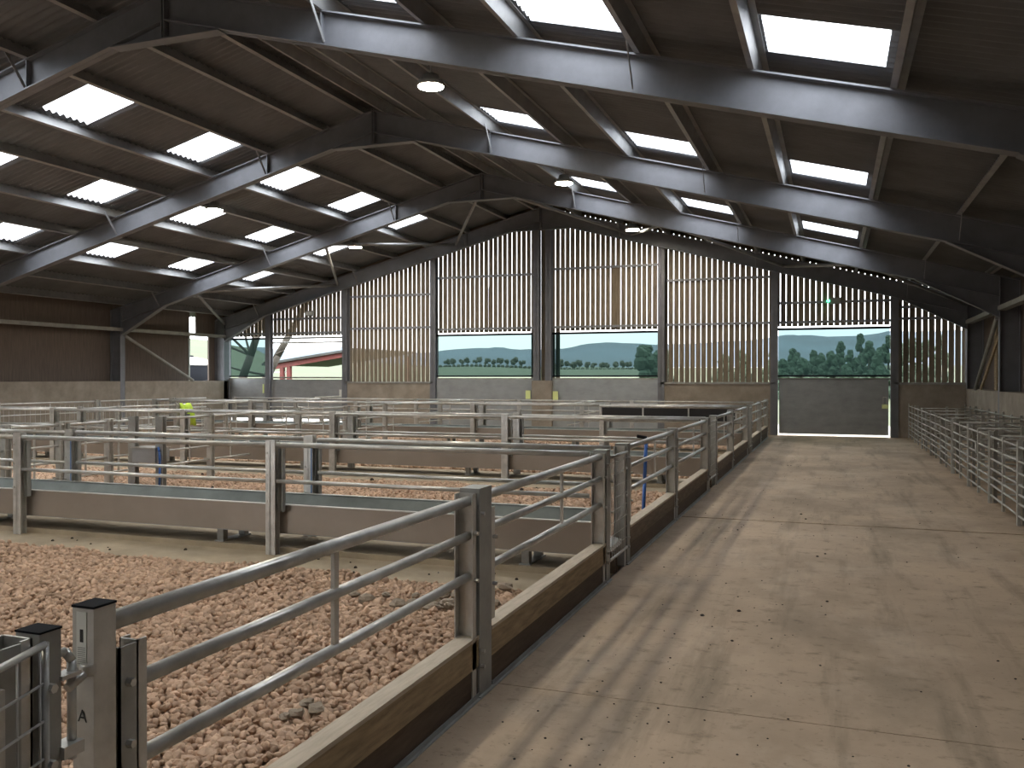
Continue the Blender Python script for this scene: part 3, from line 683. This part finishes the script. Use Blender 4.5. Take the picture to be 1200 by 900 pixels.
# drinker
e = empty('drinker', (-9.7, 10.6, 0), 'galvanised water drinker box held between two plate posts', 'drinker')
for x in (-9.98, -9.46): hsec(MB(), x, 10.55, -.02, 1.07, .13, .09).build('post', GD, e)
MB().box(-9.93, -9.50, 10.47, 10.77, .38, .60).build('box', M['galvanised_sheet'], e)
MB().box(-9.95, -9.49, 10.45, 10.79, .595, .61).build('rim', G, e)
MB().path([(-9.46, 10.49, .62), (-9.43, 10.48, .55), (-9.42, 10.48, .35), (-9.43, 10.48, .02)], .016, 8).build('blue_hose', M['blue_plastic'], e, True)
e = empty('water_pipe', (-1.98, 9.75, 0), 'upright blue water pipe behind the fence panel beyond the first trough', 'pipe')
MB().path([(-2.00, 9.72, -.02), (-1.985, 9.74, .5), (-1.97, 9.76, .98)], .02, 8).build('pipe', M['blue_plastic'], e, True)
MB().tube((-1.97, 9.76, .98), (-2.06, 9.70, 1.0), .018, 8).build('elbow', M['black_plastic'], e, True)
# lime sack hung over a divider rail
e = MB(); prof = [(-.13, .60), (-.11, .80), (-.06, .98), (-.02, 1.06), (.03, 1.06), (.07, .98), (.13, .78), (.15, .55), (.10, .57), (.06, .80), (.0, 1.035), (-.06, .82), (-.09, .62)]
nseg = 8
for j in range(nseg + 1):
    yy = 16.75 + .42 * j / nseg; wv = .025 * math.sin(j * 2.1)
    e.v += [(-14.5 + x * (1 + .25 * math.sin(j * 1.7)) + wv, yy, z - .02 + .02 * math.sin(j * 1.3 + x * 9)) for x, z in prof]
m_ = len(prof)
for j in range(nseg):
    for i in range(m_): q = (i + 1) % m_; e.f.append((j*m_+i, j*m_+q, (j+1)*m_+q, (j+1)*m_+i))
e.f += [tuple(reversed(range(m_))), tuple(nseg*m_ + i for i in range(m_))]
tag(e.build('hanging_cloth', M['lime_fabric'], None, True), 'lime green cloth hanging over a far pen rail', 'cloth')
# ------------------------------------------------------------------ lambing hurdles along the passage
HZ = (.88, .72, .59, .46, .35, .25, .11)
def hurdle_mesh():
    rail = MB().tube((0, 0, 0), (0, 1.88, 0), .013, 8).mesh('rail', True)
    end = MB().box(-.018, .018, -.022, .022, 0, .95).mesh('upright'); mid = MB().box(-.016, .016, -.03, .03, 0.02, .93).mesh('upright')
    for m_ in (rail, end, mid): m_.materials.append(M['hurdle_steel'])
    return rail, end, mid
hr, he, hm = hurdle_mesh()
def hurdle(x, y, rotz, label, group, ln=1.88):
    e = empty('sheep_hurdle', (x, y, 0), label, 'hurdle', group); e.rotation_euler = (0, 0, rotz)
    k = ln / 1.88
    for z in HZ:
        o = link('rail', hr, None, e, (0, 0, z)); o.scale = (1, k, 1)
    for q, me in ((.01, he), (ln/2, hm), (ln - .01, he)): link('upright', me, None, e, (0, q, 0))
y = 26.38; i = 0
while y > 4.5:
    y -= 1.90
    hurdle(1.94 + random.uniform(-.02, .02), y, random.uniform(-.008, .008), 'seven rail sheep hurdle along the passage, %s from the far door' % ORD[i], 'sheep hurdles lining the passage')
    if y > 8: hurdle(2.0, y + .03, -math.pi/2 + random.uniform(-.02, .02), 'seven rail hurdle dividing lambing pens across to the wall, %s from the far end' % ORD[i], 'hurdles dividing the lambing pens', 1.35)
    i += 1
y = 26.3; i = 0
while y > 6:
    y -= 1.90; hurdle(3.30, y, random.uniform(-.01, .01), 'seven rail hurdle at the back of the lambing pens, %s from the far end' % ORD[i], 'hurdles against the side wall'); i += 1
# small plate on a hurdle, timber leaning by the side column
tag(MB().box(1.91, 1.918, 14.02, 14.16, .58, .74).build('tag_plate', M['galvanised_dull']), 'small pale plate fixed to a hurdle upright beside the passage', 'plate')
tag(MB().bar((3.36, 24.0, 1.37), (3.42, 21.75, 2.65), .12, .035, (1, 0, 0)).build('leaning_plank', M['kerb_timber']), 'pale plank leaning on the dado beside the side column', 'plank')
tag(MB().box(3.42, 3.48, 22.2, 22.5, 1.37, 3.05).build('upright_board', M['kerb_timber']), 'pale upright board standing in for the lit column on the side wall', 'board')  # pale timber put in for the lit inner side of the column
# muck on the floor
b = MB()
for i in range(420):
    y = 2.2 + 18 * random.random() ** 1.6; x = random.uniform(-1.5, 1.8) if random.random() < .35 else min(1.8, random.gauss(-.75, .38)); r = random.uniform(.003, .008) * (2.2 if random.random() < .05 else 1); x = max(-1.6, x)
    b.lathe([(r * .8, 0), (r, r * .3), (r * .5, r * .7)], (x, y, 0), 6)
for i in range(18):
    x = random.uniform(-8, -2.2); y = random.uniform(6.5, 6.95); r = random.uniform(.008, .018); b.lathe([(r, 0), (r * .9, r * .5), (r * .4, r)], (x, y, 0), 6)
for i in range(30):
    x = random.uniform(-12, -2.2); y = random.uniform(8.4, 12.4); r = random.uniform(.015, .035); b.lathe([(r, 0), (r * .9, r * .5), (r * .4, r)], (x, y, .04), 6)
tag(b.build('droppings', M['dung']), 'small dark droppings scattered over floor and gravel', 'droppings', kind='stuff')

# ------------------------------------------------------------------ outside
def pol(px, dist):
    """point at a bearing (given by its column in the frame) and a distance from the viewer"""
    a = math.atan((px - 600) / F_PX); return Vector((dist * math.sin(a - PSI), dist * math.cos(a - PSI), 0))
def lerp(tab, x):
    if x <= tab[0][0]: return tab[0][1]
    for (a, va), (b, vb) in zip(tab[:-1], tab[1:]):
        if x <= b:
            t = (x - a) / (b - a); t = t * t * (3 - 2 * t); return va + (vb - va) * t
    return tab[-1][1]
GS = [(-200, .060), (230, .050), (290, .040), (330, .024), (400, .024), (520, .0185), (700, .0165), (800, .017), (1000, .018), (1300, .02)]
def gz(px, d):
    e = lerp(GS, px)
    return -.03 + max(0, d - 42) / (d + 25) * d * e * 1.0 + noise.noise(Vector((px * .01, d * .01, 0))) * .003 * d * (1 if d > 60 else 0)
def fan(name, ds, pxs, zf, m, label):
    b = MB(); k = len(pxs)
    for d in ds:
        for p in pxs:
            v = pol(p, d); b.v.append((v.x, v.y, zf(p, d)))
    for i in range(len(ds) - 1):
        for j in range(k - 1): b.f.append((i*k+j, i*k+j+1, (i+1)*k+j+1, (i+1)*k+j))
    o = b.build(name, m, None, True); return tag(o, label, kind='structure')
pxs = [-900, -600, -400, -250] + list(range(-150, 1300, 25)) + [1400, 1600, 2000, 2600]
fan('field_ground', [27.3, 32, 38, 45, 52, 60, 70, 85, 100, 125, 150, 180, 220, 270, 330, 400, 480, 560], pxs, gz, M['grass'], 'green fields rising behind the barn')
MB_y = MB(); MB_y.box(-40, 14, 26.9, 33, -.3, -.02)
tag(MB_y.build('yard_ground', M['yard']), 'concrete yard strip just outside the gable', kind='structure')
tag(MB().box(-60, 60, -60, 26.9, -.6, -.41).build('outer_ground', M['yard']), 'ground around the barn', kind='structure')
HS = [(-200, .036), (300, .036), (350, .030), (385, .0395), (420, .034), (500, .031), (540, .0345), (585, .038), (610, .034), (660, .036), (715, .0435), (760, .040), (860, .043), (930, .050), (985, .0465), (1045, .052), (1150, .05), (1400, .045)]
def hz(px, d):
    t = (d - 1100) / 1100; k = math.sin(min(1, max(0, t)) * math.pi / 2) if t < 1 else 1
    return d * (lerp(HS, px) * k * (.93 + .07 * noise.noise(Vector((px * .03, d * .004, 3)))) + .012 * (1 - k)) + EYE
fan('far_hills', [1000, 1150, 1300, 1450, 1600, 1800, 2000, 2200, 2500], [-900, -500] + list(range(-200, 1400, 10)) + [1700, 2400], hz, M['hazy_hill'], 'dark hills along the horizon')
# trees
def blob(b, c, r, seed, sq=1.0, n=7, m=5):
    k = len(b.v)
    for j in range(m + 1):
        ph = math.pi * j / m
        for i in range(n):
            t = 2 * math.pi * i / n; q = Vector((math.sin(ph) * math.cos(t), math.sin(ph) * math.sin(t), math.cos(ph)))
            rr = r * (1 + .45 * noise.noise(q * 1.7 + Vector((seed, seed * .7, 0)))); b.v.append((c[0] + q.x * rr, c[1] + q.y * rr, c[2] + q.z * rr * sq))
    for j in range(m):
        for i in range(n): q = (i + 1) % n; b.f.append((k+j*n+i, k+(j+1)*n+i, k+(j+1)*n+q, k+j*n+q))
TX = [524, 531, 541, 548, 557, 563, 572, 579, 586, 594, 603, 612, 650, 658, 664, 672, 679, 688, 696, 705, 712, 721, 729, 737]
for i, p in enumerate(TX):
    d = 430 + (i % 3) * 12; v = pol(p, d); z = gz(p, d); h = random.uniform(3.4, 5.2)
    e = empty('hedgerow_tree', (v.x, v.y, z - .2), 'small hedgerow tree on the far field, %s in the row from the unlit side' % ORD[i] if False else 'small bare hedgerow tree across the far field, %s along the row' % ORD[i], 'tree', 'hedgerow trees on the far field')
    MB().tube((v.x, v.y, z - .2), (v.x, v.y, z + h * .5), .22, 6, .12).build('trunk', M['bark'], e)
    b = MB()
    for q in range(4): blob(b, (v.x + random.uniform(-.9, .9), v.y + random.uniform(-.9, .9), z + h * random.uniform(.5, .8)), h * random.uniform(.2, .3), i * 3.1 + q)
    b.build('crown', M['twigs'], e)
b = MB()
for i in range(60): p = 480 + i * 5.2; v = pol(p, 440); blob(b, (v.x, v.y, gz(p, 440) + .3), 1.1, i * 1.7, .8, 6, 4)
tag(b.build('hedge_undergrowth', M['twigs']), 'low hedge running along the far field', 'hedge', kind='stuff')
def conifer(px, d, h, wd, label, i):
    v = pol(px, d); z = gz(px, d)
    e = empty('conifer', (v.x, v.y, z - .3), label, 'tree', 'conifers beyond the passage door')
    MB().tube((v.x, v.y, z - .3), (v.x, v.y, z + h * .8), .14, 6, .04).build('trunk', M['bark'], e)
    b = MB()
    for q in range(48):
        t = random.random() ** .9; rr = wd * (1.02 - t) ** .7 * .8; an = random.uniform(0, 6.28)
        blob(b, (v.x + rr * math.cos(an) * random.random() ** .4, v.y + rr * math.sin(an) * random.random() ** .4, z + .1 + h * .93 * t), random.uniform(.18, .36) * (1.1 - .45 * t), q * 2.7 + px, 1.25, 7, 5)
    b.build('crown', M['conifer'], e)
CON = [(918, 62, 3.2), (930, 66, 3.9), (941, 60, 3.4), (953, 74, 3.5), (963, 68, 3.3), (974, 63, 3.7), (985, 70, 4.3), (996, 62, 4.0), (1008, 75, 4.7), (1018, 66, 4.3), (1030, 61, 4.0), (1041, 70, 4.6), (1054, 64, 4.2), (1068, 72, 4.6), (905, 70, 3.6), (1085, 66, 4.2), (1102, 70, 4.5), (870, 72, 3.6), (850, 66, 3.4)]
order = sorted(range(len(CON)), key=lambda i: CON[i][0])
for r, i in enumerate(order):
    p, d, h = CON[i]; h *= d / 66 * .92; conifer(p, d, h, random.uniform(.9, 1.5), 'dark conifer beyond the passage door, %s in the row from the centre posts' % ORD[r], i)
def bush(px, d, h, wd, label):
    v = pol(px, d); z = gz(px, d); e = empty('broad_bush', (v.x, v.y, z - .3), label, 'bush')
    MB().tube((v.x, v.y, z - .3), (v.x, v.y, z + h * .6), .12, 6).build('trunk', M['bark'], e)
    b = MB()
    for q in range(26): t = random.random() ** .8; blob(b, (v.x + random.gauss(0, wd * .45 * (1.15 - t)), v.y + random.gauss(0, wd * .4), z + .2 + h * .86 * t), random.uniform(.28, .5), q * 2.3 + px, 1, 7, 5)
    b.build('crown', M['conifer'], e)
bush(757, 62, 3.9, 1.25, 'dark evergreen bush at the edge of the netted centre window'); bush(772, 65, 3.6, 1.3, 'dark evergreen bush behind the boards next to the centre window')
def bare_tree(px, d, lean, h, label, seed):
    random.seed(seed); v = pol(px, d); z = gz(px, d); e = empty('bare_tree', (v.x, v.y, z - .3), label, 'tree')
    R_ = Vector((math.cos(PSI), math.sin(PSI), 0)); up = Vector((0, 0, 1))
    base = Vector((v.x, v.y, z - .3)); pts = [base + R_ * (lean * (t / 6) * h) + up * h * t / 6 + R_ * random.uniform(-.06, .06) for t in range(7)]
    MB().path(pts, .24, 8, .13).build('trunk', M['bark'], e, True)
    for q in range(9):
        a = pts[random.randint(2, 6)]; d1 = Vector((random.uniform(-1, 1), random.uniform(-1, 1), random.uniform(.0, .9))); p2 = a + d1 * 1.2; p3 = p2 + d1 * .9 + Vector((random.uniform(-.5, .5), random.uniform(-.5, .5), .2)); p4 = p3 + Vector((random.uniform(-1, 1), random.uniform(-1, 1), .3))
        MB().path([a, p2, p3, p4], .07, 5, .015).build('branch', M['bark'], e)
bare_tree(269, 44, .33, 6.0, 'leaning bare tree seen through the corner netting', 3)
bare_tree(287, 46, .55, 6.0, 'leaning bare tree at the edge of the unnetted window', 11)
# red shed
e = empty('red_shed', (-26, 40, 0), 'low open shed with red steel beam and grey sloping roof', 'shed')
def shp(px, y, Y):                      # place at depth Y
    k = (px - 600) / F_PX; c, s = math.cos(PSI), math.sin(PSI); X = Y * (k*c - s) / (c + k*s); d = -X*s + Y*c; return Vector((X, Y, EYE - (y - 443) * d / F_PX))
a, b = shp(312, 431.5, 39), shp(412, 414, 39)
MB().bar(a, b, .12, .26).build('front_beam', M['red_oxide'], e)
MB().prism([a + Vector((-.1, -.25, .14)), b + Vector((.3, -.25, .14)), b + Vector((.3, -.25, .26)), a + Vector((-.1, -.25, .26))], (0, 6.5, 0)).build('roof', M['shed_roof'], e)
for px, y in ((316, 432), (331, 430), (339, 429)): q = shp(px, y, 39.05); MB().box(q.x - .1, q.x + .1, q.y - .1, q.y + .1, -.1, q.z + .05).build('post', M['red_oxide'], e)
q0, q1 = shp(314, 436, 39.1), shp(336, 436, 39.1); MB().bar(q0, q1, .03, .08).build('rail', M['galvanised'], e)
bk = b + Vector((.2, 6, 0)); MB().box(bk.x - .1, bk.x + .1, bk.y - .1, bk.y + .1, -.1, bk.z).build('post', M['red_oxide'], e)
# plastic tank outside the corner opening
e = empty('water_tank', (-24.35, 28.6, 0), 'black plastic tank with pale domed top outside the corner opening', 'tank')
c_ = (-24.35, 28.6, 0)
MB().lathe([(1.1, -.3), (1.1, .5), (1.07, .55), (1.1, .6), (1.1, 1.2), (1.07, 1.25), (1.1, 1.3), (1.1, 1.9), (1.07, 1.95), (1.08, 2.15)], c_, 28).build('body', M['black_plastic'], e, True)
MB().lathe([(1.1, 2.15), (1.05, 2.25), (.8, 2.38), (.45, 2.46), (.25, 2.48)], c_, 28).build('dome', M['white_plastic'], e, True)
MB().lathe([(.26, 2.47), (.26, 2.55), (.1, 2.57)], c_, 16).build('lid', M['black_plastic'], e, True)
